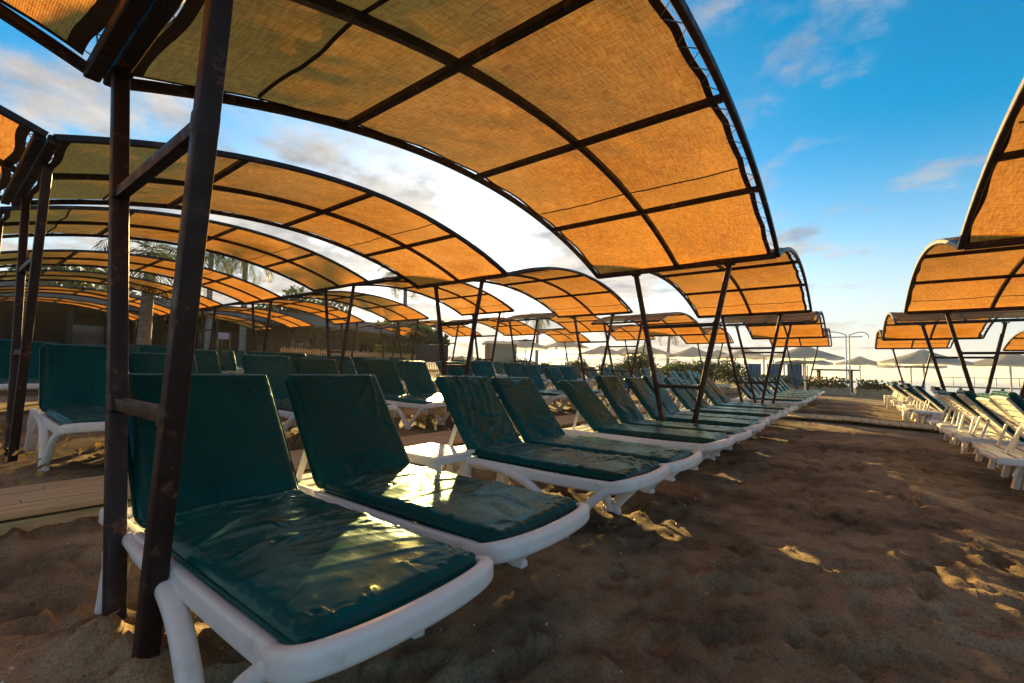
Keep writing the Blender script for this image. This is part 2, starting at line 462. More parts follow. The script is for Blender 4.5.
def build_lounger():
    root = thing('sun_lounger', 'x', 'sun lounger')
    # rails and foot lip
    bm = bmesh.new(); pr = rrect(.042, .07, .014, 3)
    for s in (-1, 1):
        sweep(bm, smooth_path([(-.72, s*LW, .325), (-.5, s*LW, .33), (0, s*LW, .328), (.5, s*LW, .325), (.84, s*LW, .333)], 4), pr)
    for x in (-.69, -.45, -.2, .25, .6):
        box(bm, (x, 0, .318), (.045, 2*LW-.035, .035), None, .006)
    for i in range(11):
        box(bm, (-.63+i*.145, 0, .345), (.1, 2*LW-.05, .012))
    for s in (-1, 1):
        sweep(bm, [(HX, s*(LW+.018), .345), (HX, s*(LW+.032), .345)], circ(.026, 14), up=(1, 0, 0))
    obj('frame', bm, plastic, root)
    bm = bmesh.new()
    sweep(bm, smooth_path([(.80, -LW, .322), (.88, -LW-.008, .338), (.955, -LW+.005, .362), (.995, -LW+.075, .372), (1.012, -.12, .373), (1.016, 0, .373), (1.012, .12, .373), (.995, LW-.075, .372), (.955, LW-.005, .362), (.88, LW+.008, .338), (.80, LW, .322)], 6),
          rrect(.05, .074, .022, 4))
    obj('foot_rail', bm, plastic, root, angle=60)
    # curved V-shaped legs under the seat, straight splayed legs at the head
    for s in (-1, 1):
        bm = bmesh.new(); y = s*(LW+.024)
        sweep(bm, smooth_path([(-.30, s*(LW+.012), .335), (-.10, y, .335), (.12, y, .318), (.31, y+s*.006, .262), (.44, y+s*.012, .165), (.53, y+s*.018, .05), (.555, y+s*.02, -.03)], 6), rrect(.052, .062, .02, 3), up=(0, 1, 0),
              scales=[.8]*6+[.9]*6+[1.0]*25)
        sweep(bm, smooth_path([(.53, y+s*.018, -.03), (.585, y+s*.018, .055), (.68, y+s*.01, .16), (.78, y+s*.004, .265), (.87, s*(LW+.006), .34)], 5), rrect(.05, .05, .018, 3), up=(0, 1, 0))
        box(bm, (.555, y+s*.018, .004), (.11, .058, .055), None, .014)
        obj('front_leg', bm, plastic, root, angle=60)
        bm = bmesh.new()
        sweep(bm, smooth_path([(-.40, s*(LW+.006), .335), (-.435, s*(LW+.012), .2), (-.475, s*(LW+.018), -.03)], 4), rrect(.05, .085, .018, 3), up=(0, 1, 0), scales=[1.15]*4+[1.0]*5)
        sweep(bm, [(-.27, s*LW, .31), (-.42, s*(LW+.01), .17)], rrect(.035, .035, .01, 2), up=(0, 1, 0))
        obj('rear_leg', bm, plastic, root, angle=60)
    # backrest, local x runs up the back from the hinge
    bk = sub_empty('backrest', root, (HX, 0, HZ)); bk.rotation_euler = (0, -(PI-math.radians(56)), 0)
    bm = bmesh.new()
    for s in (-1, 1):
        sweep(bm, [(-.02, s*.262, .0), (BL*.5, s*.262, .0), (BL-.04, s*.25, .0)], rrect(.036, .026, .01, 2))
    sweep(bm, [(BL-.05, -.262, .0), (BL-.042, 0, .0), (BL-.05, .262, .0)], rrect(.034, .026, .01, 2))
    for i in range(9):
        box(bm, (.05+i*.072, 0, .0), (.05, .51, .012))
    obj('back_frame', bm, plastic, bk)
    # prop
    bm = bmesh.new()
    for s in (-1, 1):
        sweep(bm, [(.33, s*.235, .02), (.09, s*.25, .40)], rrect(.026, .032, .009, 2), up=(0, 1, 0))
    sweep(bm, [(.165, -.245, .285), (.165, .245, .285)], rrect(.03, .03, .01, 2))
    obj('back_prop', bm, plastic, bk)
    return root

proto = build_lounger()
seat_ms, back_ms = [], []
for k in range(4):
    seat_ms.append(cushion('seat_cushion', SL, CW, 20+k, 46, 30, .9))
    back_ms.append(cushion('back_cushion', BL, CW+.045, 40+k, 40, 30, .8+.35*(k == 1)))
hero = {}
hero[0] = (cushion('seat_cushion', SL, CW+.02, 101, 140, 80, 1.9, [(.03, -.26, .07, .24, .012, .02, .1), (.12, -.2, .16, .25, .006, .018, .08)] + [(.5+.1*i, -.08-.02*i, .62+.1*i, .26, .005, .014, .05) for i in range(5)]),
           cushion('back_cushion', BL, CW+.045, 102, 80, 56, .5))
hero[1] = (cushion('seat_cushion', SL, CW+.02, 103, 120, 64, 1.5, [(.86, .1, 1.12, .02, .006, .012, .03), (.9, 0, 1.1, -.12, .006, .012, .03), (.95, .2, 1.13, .17, .005, .01, .02)]),
           cushion('back_cushion', BL, CW+.045, 104, 110, 64, .6, [(.70, -.26, .40, -.02, .010, .016, .09), (.69, -.22, .50, .06, .009, .014, .07), (.71, -.16, .58, .18, .008, .013, .05), (.705, -.25, .34, -.17, .008, .014, .06)]))
hero[2] = (cushion('seat_cushion', SL, CW, 105, 110, 60, 1.5, [(.05, -.25, .10, .22, .016, .022, -.1), (.85, .1, 1.1, .05, .007, .012, .03)]),
           cushion('back_cushion', BL, CW+.045, 106, 120, 70, 2.1, [(.70, -.2+.09*i, .30-.03*i, -.1+.1*i, .013, .017, .1) for i in range(5)]+[(.28, -.2, .1, .22, .014, .02, .1), (.2, -.25, .05, .1, .012, .018, .1)]))
hero[3] = (cushion('seat_cushion', SL, CW, 107, 110, 60, 1.0), cushion('back_cushion', BL, CW+.045, 108, 110, 64, 1.2, [(.66, -.2, .6, .2, .008, .015, .05)]))

BACK0 = math.radians(56)
def set_back(root, ang, ms=None):
    for c in root.children:
        n = c.name.split('.')[0]
        if n == 'backrest': c.rotation_euler = (0, -(PI-ang), 0)
# cushions on the prototype
sc_o = bpy.data.objects.new('seat_cushion', seat_ms[0]); COL.objects.link(sc_o); sc_o.parent = proto; sc_o.location = (HX+.0, 0, .353)
bk_o = [c for c in proto.children if c.name.startswith('backrest')][0]
bc_o = bpy.data.objects.new('back_cushion', back_ms[0]); COL.objects.link(bc_o); bc_o.parent = bk_o
bc_o.location = (.0, 0, .020); bc_o.rotation_euler = (PI, 0, 0)      # cushion thickness faces the sitter
used = [False]
def put_lounger(x, y, label, group, rz=0.0, ang=56, meshes=None, zoff=0.0, zc=None):
    """x = outer edge of the foot rail"""
    if used[0]: r = dup(proto)
    else: r = proto; used[0] = True
    ox = x-1.02*math.cos(rz)
    r.location = (ox, y, gz(ox, y)+zoff); r.rotation_euler = (0, 0, rz)
    sl = gz(ox+.5, y)-gz(ox-.5, y); r.rotation_euler[1] = -math.atan(sl)*.8
    r['label'] = label; r['group'] = group
    set_back(r, math.radians(ang))
    sm, bmh = meshes if meshes else (random.choice(seat_ms), random.choice(back_ms))
    for c in r.children:
        if c.name.split('.')[0] == 'seat_cushion': c.data = sm
        if c.name.split('.')[0] == 'backrest':
            for d in c.children:
                if d.name.split('.')[0] == 'back_cushion':
                    d.data = bmh
                    if zc is not None: d.location.z = zc
    return r

# ------------------------------------------------------------------ side table
def build_table():
    root = thing('side_table', 'x', 'side table', group='white plastic side tables between loungers')
    bm = bmesh.new()
    box(bm, (0, 0, .405), (.46, .42, .026), None, .010)
    box(bm, (0, 0, .375), (.42, .38, .05), None, .008)
    for i in range(5):
        box(bm, (-.14+.07*i, 0, .4195), (.03, .26, .004))
    obj('table_top', bm, plastic, root)
    for sx in (-1, 1):
        for sy in (-1, 1):
            bm = bmesh.new()
            sweep(bm, smooth_path([(sx*.175, sy*.155, .37), (sx*.185, sy*.165, .2), (sx*.205, sy*.18, -.02)], 4), rrect(.075, .05, .014, 2), up=(0, 1, 0), scales=[1.25]*3+[1.0]*6)
            obj('leg', bm, plastic, root)
    return root
tproto = build_table(); tused = [False]
def put_table(x, y, label, rz=0):
    if tused[0]: r = dup(tproto)
    else: r = tproto; tused[0] = True
    r.location = (x, y, gz(x, y)); r.rotation_euler = (0, 0, rz); r['label'] = label
    return r

# ------------------------------------------------------------------ shade canopies
CWD, CSP, CZ, CR = 2.283, 5.409, 2.4, .50
def arcz(t, rise=CR, span=CSP):
    R = (span*span/4+rise*rise)/(2*rise); y = (t-.5)*span
    return math.sqrt(R*R-y*y)-(R-rise)
def build_canopy(double0=False, seed=0, w=CWD, far_in=0.0):
    """local origin: left edge x=0, near beam y=0, ground z=0"""
    root = thing('shade_canopy', 'x', 'shade canopy')
    sq = rrect(.05, .062, .006, 1)
    r = np.random.default_rng(seed)
    # purlins: 0 (near beam), three between and the far beam
    ts = [0, .237, .499, .766, 1.0]
    for i, t in enumerate(ts):
        if i == 0 and not double0: continue            # shares the beam of the bay before
        bm = bmesh.new(); y = t*CSP; z = CZ+arcz(t)
        if i == 0: y += .0 if double0 else .075
        if i == 4: y -= .03
        sweep(bm, [(.02, y, z-.012), (w*.5, y, z-.014), (w-.02, y, z-.012)], rrect(.062, .062, .006, 1) if i in (0, 4) else rrect(.05, .05, .006, 1))
        obj('beam' if i in (0, 4) else 'purlin', bm, steel, root, angle=30)
    for x in (0, w/2, w):
        bm = bmesh.new()
        sweep(bm, [(x, .0+t*CSP, CZ+arcz(t)-.004) for t in np.linspace(0, 1, 33)], rrect(.045 if x != w/2 else .05, .05, .006, 1))
        obj('arch', bm, steel, root, angle=30)
    # fabric sheet with sag between the members and laced, wavy edges
    nu, nw = 90, 44
    T, S = np.meshgrid(np.linspace(0, 1, nu), np.linspace(0, 1, nw), indexing='ij')
    A = np.vectorize(arcz)(T)
    x0 = .022+.010*np.sin(T*CSP*9+seed)+.01*fbm(T*12+seed, T*0+seed, 2)
    x1 = w-.062-.016*np.abs(np.sin(T*CSP*5.2+seed))-.01*fbm(T*10+seed+9, T*0, 2)
    X = x0+(x1-x0)*S
    y0 = .058+.012*np.sin(S*w*7+seed)
    y9 = CSP+.012-far_in*(1+.2*np.sin(S*w*6.3+1))
    Y = y0+(y9-y0)*T
    Tn = Y/CSP; A = np.vectorize(arcz)(np.clip(Tn, 0, 1))
    sag = np.ones_like(T)
    pt = np.array(ts)
    ph = np.interp(Tn, pt, [0, 1, 2, 3, 4]) % 1.0
    sag = np.sin(PI*ph)**1.0*np.sin(PI*((S*2) % 1.0))**.8
    Zf = CZ+A+.026-.018*sag+.012*fbm(X*2+seed*3, Y*2, 3)+.007*fbm(X*9+seed, Y*4+seed, 3)-.036*np.clip((Tn-.987)/.013, 0, 1)
    P = np.stack([X, Y, Zf], -1)
    me = grid_mesh('fabric_sheet', P)
    uvl = me.uv_layers.new(name='UVMap'); li = np.zeros(len(me.loops), int); me.loops.foreach_get('vertex_index', li)
    uv = np.stack([X.ravel()+seed*.37, Y.ravel()], -1)[li]; uvl.data.foreach_set('uv', uv.ravel())
    link('fabric_sheet', me, fabric, root, True, 180)
    # hem bands at the near end and along both arches, plus a stitched seam
    bm = bmesh.new()
    def strip(pts_a, pts_b):
        va = [bm.verts.new(p) for p in pts_a]; vb = [bm.verts.new(p) for p in pts_b]
        for i in range(len(va)-1): bm.faces.new((va[i], va[i+1], vb[i+1], vb[i]))
    dz = Vector((0, 0, -.006))
    strip([Vector(P[0, j])+dz for j in range(nw)], [Vector(P[0, j]).lerp(Vector(P[1, j]), .95)+dz for j in range(nw)])
    if far_in: strip([Vector(P[-1, j])+dz for j in range(nw)], [Vector(P[-2, j])+dz for j in range(nw)])
    strip([Vector(P[i, -1])+dz for i in range(nu)], [Vector(P[i, -1]).lerp(Vector(P[i, -2]), .9)+dz for i in range(nu)])
    strip([Vector(P[i, 0])+dz for i in range(nu)], [Vector(P[i, 0]).lerp(Vector(P[i, 1]), .6)+dz for i in range(nu)])
    obj('hem', bm, hem_m, root, True, 180)
    for kk, (t, th) in enumerate(((.70, .006), (.115, .011)) if seed == 3 else ((.34, .006), (.93, .006))):
        i = int(t*(nu-1)); bm = bmesh.new()
        sweep(bm, [Vector(P[i, j])+Vector((0, 0, -.004)) for j in range(1, nw-1)], circ(th, 6))
        obj('seam', bm, hem_m, root)
    # lacing cord zig-zagging between sheet and frame
    bm = bmesh.new()
    def lace(pa, pb):
        pts = []
        for i in range(min(len(pa), len(pb))): pts.append(pa[i] if i % 2 else pb[i])
        sweep(bm, pts, circ(.0032, 4))
    tt = np.linspace(.03, .97, 40)
    def sheet(t, s):
        return Vector(P[int(round(t*(nu-1))), int(round(s*(nw-1)))])
    lace([Vector((w+.012*(-1)**i, t*CSP, CZ+arcz(t)+.0)) for i, t in enumerate(tt)], [sheet(t, .985) for t in tt])
    lace([Vector((-.0, t*CSP, CZ+arcz(t)-.0)) for t in tt], [sheet(t, .01) for t in tt])
    ss = np.linspace(.02, .98, 22)
    lace([Vector((s*w+.05*random.uniform(-1, 1), .035, CZ-.01)) for s in ss], [sheet(0.0, s) for s in ss])
    if far_in: lace([Vector((s*w+.05*random.uniform(-1, 1), CSP-.03, CZ-.01)) for s in ss], [sheet(1.0, s) for s in ss])
    obj('lacing', bm, rope_m, root)
    return root

def support(root, y, xt0, xt1, xb0, xb1, ztop, zb0, zb1, rungs=(.84, 1.62), sec=.058):
    s = sub_empty('support_frame', root, (0, 0, 0))
    def at(z, a, b, zb): k = (z-zb)/(ztop-zb); return b+(a-b)*k
    for a, b, zb in ((xt0, xb0, zb0), (xt1, xb1, zb1)):
        bm = bmesh.new()
        sweep(bm, [(b, y, zb-.15), (a, y, ztop)], rrect(sec, sec, .007, 2), up=(0, 1, 0))
        dv = Vector((a-b, 0, ztop-zb)).normalized()
        for zz in rungs:                                   # weld beads round the rung joints and a top plate
            p = Vector((at(zz, a, b, zb), y, zz)); sweep(bm, [p-dv*.032, p-dv*.026, p+dv*.026, p+dv*.032], rrect(sec+.004, sec+.004, .008, 2), up=(0, 1, 0), scales=[.96, 1, 1, .96])
        box(bm, (a, y, ztop-.004), (sec*2.1, sec*1.25, .009)); box(bm, (b, y, zb-.0), (.001, .001, .001)) if False else None
        for q in (-1, 1): sweep(bm, [(a+q*sec*.78, y, ztop-.022), (a+q*sec*.78, y, ztop-.006)], circ(.009, 6), up=(1, 0, 0))
        obj('post', bm, steel, s, angle=30)
    for z in rungs:
        xa = at(z, xt0, xb0, zb0)+sec*.5; xb = at(z, xt1, xb1, zb1)-sec*.5
        bm = bmesh.new()
        sweep(bm, [(xa-.005, y, z), (xb+.005, y, z)], rrect(sec*.68, sec*.8, .006, 2))
        obj('rung', bm, steel, s, angle=30)
    return s

BAYS = {-1: -4.972, 0: .478, 1: 5.887, 2: 13.43, 3: 18.84}
ROWS = {'A': (-2.918, 0.0), 'B': (-6.87, .22), 'D': (-10.8, .50), 'E': (-14.78, .47), 'F': (-18.75, .54), 'H': (-22.9, .54), 'I': (-27.0, .54), 'C': (.86, -.13), 'G': (4.55, -.24)}
rowname = {'A': 'front row by the aisle', 'B': 'second row from the aisle', 'D': 'third row from the aisle', 'E': 'fourth row from the aisle',
           'F': 'fifth row from the aisle', 'H': 'sixth row from the aisle', 'I': 'row by the dark building', 'C': 'row on the sea side', 'G': 'row beside the water'}
bayname = {-1: 'just behind the near posts', 0: 'nearest', 1: 'second', 2: 'third', 3: 'farthest'}
protos = [build_canopy(False, 1), build_canopy(False, 2), build_canopy(True, 3), build_canopy(True, 4, far_in=.07)]
pu = [0, 0, 0, 0]
def put_canopy(row, bay):
    x, dz = ROWS[row]; y = BAYS[bay]
    k = {0: 2, 2: 2, 3: 1, 1: 0, -1: 3}[bay]
    if pu[k]: r = dup(protos[k])
    else: r = protos[k]; pu[k] = 1
    # drop old supports (copies are made before supports exist, so none)
    r.location = (x, y, dz)
    if bay == -1: lab = 'shade canopy of the %s, cut off behind the near posts' % rowname[row]
    else: lab = '%s orange brown shade canopy of the %s' % (bayname[bay], rowname[row])
    r['label'] = lab; r['group'] = 'arched shade canopies over the loungers'
    return r
SUP = []
def add_supports(row, bay, r):
    x, dz = ROWS[row]; gl = gz(x+.9, 5)-dz; gr = gz(x+1.3, 5)-dz
    if row == 'A' and bay == 0:
        support(r, .0, .20, 1.43, .845, 1.128, CZ-.05, gl, gr, (.835, 1.735), .06)
    elif bay in (0, 2, -1):
        support(r, .035, .45, 1.72, .98, 1.2, CZ-.05, gl, gr)
    if bay in (1, 3) or bay == 0:
        y = CSP-.03
        sh = random.uniform(-.03, .03)
        support(r, y, .565+sh, 1.745+sh, 1.06, 1.235, CZ-.05, gl, gr)
plan = [('A', b) for b in (-1, 0, 1, 2, 3)]+[('B', b) for b in (-1, 0, 1, 2, 3)]+[('D', b) for b in (-1, 0, 1, 2, 3)]+[('E', b) for b in (0, 1, 2, 3)]+[('F', b) for b in (0, 1, 2)]+[('H', b) for b in (0, 1, 2)]+[('I', b) for b in (0, 1)]+[('C', b) for b in (0, 1, 2, 3)]+[('G', b) for b in (1, 2, 3)]
cans = [(row, bay, put_canopy(row, bay)) for row, bay in plan]
for row, bay, r in cans: add_supports(row, bay, r)

# ------------------------------------------------------------------ loungers in rows
pairname = ['near', 'middle', 'far']
def lounger_row(row, lip, bays, ang=(54, 62), jit=.03):
    grp = 'sun loungers in the '+rowname[row]
    for b in bays:
        y0 = BAYS[b]+(.0 if b in (0, 2) else 0.0)
        for p in range(3):
            for q in (0, 1):
                y = y0+(.385 if b in (0, 2) else .44)+1.80*p+.655*q
                if row == 'A' and b == 0 and p < 2: continue
                if row == 'A' and b == 0: y += .22
                if row == 'A' and b == 1 and p == 0: y += .06
                if row == 'B' and b == 0: y += .11
                a = random.uniform(*ang); lx = lip+random.uniform(-jit, jit)
                which = ('near' if q == 0 else 'far')
                lab = '%s lounger of the %s pair under the %s canopy, %s' % (which, pairname[p], bayname[b], rowname[row])
                put_lounger(lx, y+random.uniform(-.02, .02), lab, grp, random.gauss(0, .022), a, None, 0.0, -.015 if row == 'C' else None)
            if p < 2 and random.random() < .8 and not (row == 'A' and b == 0 and p == 0):
                xx = lip-1.5+random.uniform(-.1, .1); yy = y0+.385+1.80*p+.655+.57
                put_table(xx, yy, 'white table after the %s lounger pair under the %s canopy, %s' % (pairname[p], bayname[b], rowname[row]), random.gauss(0, .05))
gA = 'sun loungers in the '+rowname['A']
put_lounger(-.885, .835, 'nearest green lounger, right behind the slanting brown posts, wrinkled seat', gA, 0.0, 54, hero[0])
put_lounger(-.93, 1.57, 'second green lounger from the posts, its wet looking seat catching the sun', gA, .01, 54, hero[1])
put_lounger(-.955, 2.76, 'third green lounger, with the badly crumpled backrest cover beside the sunlit table', gA, -.01, 53, hero[2])
put_lounger(-.92, 3.42, 'fourth green lounger, right beside the one with the badly crumpled backrest', gA, .0, 52, hero[3])
put_table(-2.42, 2.27, 'sunlit white plastic table between the second and third loungers', .02)
lounger_row('A', -.9, (0, 1, 2, 3), (46, 57), .045)
lounger_row('B', -4.6, (0, 1, 2, 3), (52, 66))
lounger_row('D', -8.6, (0, 1, 2, 3), (52, 66), .06)
lounger_row('E', -12.6, (0, 1, 2, 3), (52, 66), .06)
lounger_row('F', -16.6, (0, 1), (52, 66), .06)
lounger_row('C', 2.82, (1, 2, 3), (38, 54), .06)
# ------------------------------------------------------------------ foliage
def leaf_quads(name, centers, size, mat_, parent, up=.3, aspect=2.2):
    n = len(centers); c = np.asarray(centers, float)
    d = rng.normal(size=(n, 3)); d[:, 2] += up; d /= np.linalg.norm(d, axis=1)[:, None]
    e = rng.normal(size=(n, 3)); e -= (e*d).sum(1)[:, None]*d; e /= np.linalg.norm(e, axis=1)[:, None]
    s = size*rng.uniform(.6, 1.4, n)[:, None]
    P = np.stack([c-d*s*.5*aspect/2, c+e*s*.5*.8, c+d*s*.5*aspect/2, c-e*s*.5*.8], 1).reshape(-1, 3)
    me = bpy.data.meshes.new(name); me.from_pydata(P.tolist(), [], np.arange(4*n).reshape(n, 4).tolist()); me.update()
    return link(name, me, mat_, parent, False)

def clump_points(blobs, n):
    out = []
    w = np.array([b[3]**2 for b in blobs]); w = w/w.sum()
    for b, k in zip(blobs, w):
        m = int(n*k)+1
        d = rng.normal(size=(m, 3)); d /= np.linalg.norm(d, axis=1)[:, None]
        r = b[3]*rng.uniform(.35, 1.05, m)**.5*(1+.25*rng.normal(size=m)*.6)
        q = d*r[:, None]; q[:, 2] *= b[4] if len(b) > 4 else .8
        out.append(q+np.array(b[:3]))
    return np.concatenate(out)

def tree(x, y, h, r, label, mat_=leaf_a, n=2600, leaf=.34, group='trees behind the dark building'):
    z = gz(x, y); root = thing('broadleaf_tree', label, 'tree', (x, y, z), 0, group)
    bm = bmesh.new()
    sweep(bm, smooth_path([(0, 0, -.2), (.1, .05, h*.25), (-.05, .1, h*.5), (.05, 0, h*.8)], 4), circ(.16+h*.012, 8), up=(1, 0, 0), scales=list(np.linspace(1.2, .35, 13)))
    blobs = []
    for i in range(13):
        a = random.uniform(0, 2*PI); rr = r*random.uniform(.15, .8); zz = h*random.uniform(.5, .92)
        rr *= 1.1-abs(zz/h-.68)*1.4
        blobs.append((rr*math.cos(a), rr*math.sin(a), zz, r*random.uniform(.25, .45), .75))
        sweep(bm, smooth_path([(0, 0, h*random.uniform(.25, .5)), (rr*.5*math.cos(a), rr*.5*math.sin(a), zz*.8), (rr*math.cos(a), rr*math.sin(a), zz)], 3), circ(.05, 5), up=(1, .2, 0), scales=list(np.linspace(1.3, .4, 7)))
    obj('trunk', bm, tbark_m, root)
    leaf_quads('crown', clump_points(blobs, n), leaf, mat_, root)
    return root

def palm(x, y, h, label, nf=17, fl=2.2, lean=.3, tr=.16, group='palm trees behind the canopies'):
    z = gz(x, y); root = thing('palm_tree', label, 'palm tree', (x, y, z), random.uniform(0, 6), group)
    bm = bmesh.new()
    pts = smooth_path([(0, 0, -.3), (.05, 0, h*.35), (lean*.5, 0, h*.7), (lean, 0, h)], 8)
    sweep(bm, pts, circ(tr, 10), up=(0, 1, 0), scales=[1.25-.4*i/len(pts)+.06*(i % 2) for i in range(len(pts))])
    obj('trunk', bm, bark_m, root, angle=180)
    vs, fs = [], []
    def quad(a, b, c, d):
        k = len(vs); vs.extend([a, b, c, d]); fs.append((k, k+1, k+2, k+3))
    top = Vector((lean, 0, h))
    for i in range(nf):
        a = 2*PI*i/nf*2.4+random.uniform(-.3, .3); el = random.uniform(-.35, 1.15); L_ = fl*random.uniform(.8, 1.15)
        pts = []; p = top.copy(); e = el
        for j in range(15):
            pts.append(p.copy()); st = L_/14
            p = p+Vector((math.cos(a)*math.cos(e), math.sin(a)*math.cos(e), math.sin(e)))*st
            e -= .11+.035*j*.3
        side = Vector((-math.sin(a), math.cos(a), 0))
        for j in range(14):
            w = .012
            quad(pts[j]-side*w, pts[j]+side*w, pts[j+1]+side*w, pts[j+1]-side*w)
        for j in range(2, 28):
            t = j/28*13.9; k = int(t); q = pts[k].lerp(pts[min(k+1, 14)], t-k); fwd = (pts[min(k+1, 14)]-pts[k]).normalized()
            ll = fl*.30*math.sin(PI*min(1, (j+2)/30))**.6*random.uniform(.8, 1.1)
            for sg in (-1, 1):
                d = (side*sg*.8+fwd*.65+Vector((0, 0, -.35+random.uniform(-.15, .1)))).normalized()
                m = q+d*ll*.5; tip = q+d*ll+Vector((0, 0, -.12*ll))
                wv = fwd*.022*fl*.6
                quad(q-wv*.6, m-wv, tip, m+wv)
    me = bpy.data.meshes.new('fronds'); me.from_pydata([tuple(v) for v in vs], [], fs); me.update()
    link('crown', me, leaf_p, root, False)
    return root

# hedge: separate shrubs along the garden edge
def shrub(x, y, r, h, label, mat_=leaf_b, n=2600, leaf=.11, group='clipped shrubs in the hedge beyond the loungers', name='hedge_shrub', cat='shrub'):
    root = thing(name, label, cat, (x, y, gz(x, y)), 0, group)
    bm = bmesh.new()
    for i in range(5):
        a = random.uniform(0, 6.3)
        sweep(bm, [(0, 0, -.1), (r*.4*math.cos(a), r*.4*math.sin(a), h*.5), (r*.7*math.cos(a), r*.7*math.sin(a), h*.85)], circ(.02, 5), up=(1, .1, 0))
    obj('stem', bm, tbark_m, root)
    blobs = [(r*.6*math.cos(a)*random.uniform(.3, 1), r*.6*math.sin(a)*random.uniform(.3, 1), h*random.uniform(.3, .78), r*random.uniform(.35, .5), h/r*.55) for a in np.linspace(0, 6.28, 12)]
    leaf_quads('foliage', clump_points(blobs, n), leaf, mat_, root)
    return root
hz = [(-11.9, 26.2, 1.5, 1.3), (-9.95, 25.4, 1.45, 2.0), (-8.35, 27.3, 1.3, 1.5), (-7.2, 28.2, 1.2, 1.7), (-5.9, 29.0, 1.3, 1.75), (-14.2, 25.2, 1.3, 1.35), (-16.3, 24.5, 1.25, 1.3)]
hl = ['low shrub left of the tallest hedge shrub', 'tallest dark green hedge shrub behind the far loungers', 'shrub just right of the tallest hedge shrub', 'yellow green shrub in the middle of the hedge', 'dark shrub at the right end of the hedge',
      'small shrub second from the left end of the hedge', 'shrub at the left end of the hedge']
for (x, y, r, h), lab in zip(hz, hl): shrub(x, y, r, h, lab)

# ------------------------------------------------------------------ beach umbrellas
def umbrella(x, y, h, r, label, base=0, sides=8):
    z = gz(x, y); root = thing('beach_umbrella', label, 'umbrella', (x, y, z), random.uniform(0, 1), 'pale beach umbrellas beyond the canopies')
    bm = bmesh.new(); sweep(bm, [(0, 0, -.2), (0, 0, h-.05)], circ(.04, 8), up=(1, 0, 0)); obj('pole', bm, pole_m, root)
    bm = bmesh.new(); rise = r*.36; rings = []
    for k, (q, zz) in enumerate(((0.03, 0), (.35, -.40), (.7, -.74), (1.0, -1.0), (1.0, -1.14))):
        ring = []
        for i in range(sides*4):
            a = 2*PI*i/(sides*4); ph = (i % 4)/4.0
            rad = r*q*(1-.05*math.sin(PI*ph)) if q > .1 else r*q
            ring.append(bm.verts.new((rad*math.cos(a), rad*math.sin(a), h+zz*rise-.03*r*q*math.sin(PI*ph))))
        rings.append(ring)
    for A, B in zip(rings, rings[1:]):
        for i in range(sides*4): bm.faces.new((A[i], A[(i+1) % (sides*4)], B[(i+1) % (sides*4)], B[i]))
    bm.faces.new(rings[0])
    obj('canopy', bm, fringe_m, root, True, 30)
    for i in range(sides):
        bm = bmesh.new(); a = 2*PI*i/sides
        sweep(bm, [(0, 0, h-rise*.62), (r*.62*math.cos(a), r*.62*math.sin(a), h-rise*.70)], circ(.012, 4)); obj('strut', bm, pole_m, root)
    return root
UM = [(-2.0, 29.5, 2.85, 2.2, 'large umbrella over the end of the left lounger row'), (-2.6, 37, 2.7, 2.1, 'umbrella peeping out behind the one at the end of the left row'),
      (.6, 44, 2.9, 2.0, 'small dark looking umbrella beside the tall white lamp pole'),
      (3.0, 31, 2.75, 2.2, 'broad umbrella behind the farthest right hand canopy'), (3.4, 42, 2.9, 2.3, 'grey umbrella low behind the broad one at the right'),
      (6.8, 35, 2.9, 2.3, 'yellow lit umbrella among the posts at the right'), (7.6, 27, 2.75, 2.1, 'umbrella showing between the posts at the right edge'), (10.5, 36, 2.8, 2.2, 'umbrella nearest the water at the right edge'),
      (-23.5, 33.0, 3.4, 2.6, 'white umbrella at the left, behind the second pair of slanting posts'), (-21.0, 36, 3.6, 2.6, 'tallest white umbrella between the second row canopies'),
      (-17.6, 36.5, 3.0, 2.5, 'white umbrella behind the left half of the hedge'), (-14.2, 38, 3.2, 2.6, 'white umbrella behind the tallest hedge shrub'), (-10.5, 39, 3.1, 2.6, 'pale umbrella behind the right half of the hedge'),
      (-6.8, 40, 3.1, 2.5, 'pale umbrella beside the blue cabana'), (-19.5, 46, 3.3, 2.6, 'far white umbrella beyond the garden at left'), (-11, 50, 3.4, 2.6, 'far pale umbrella beyond the hedge')]
for (x, y, h, r, lab) in UM: umbrella(x, y, h*.97, r*.84, lab)

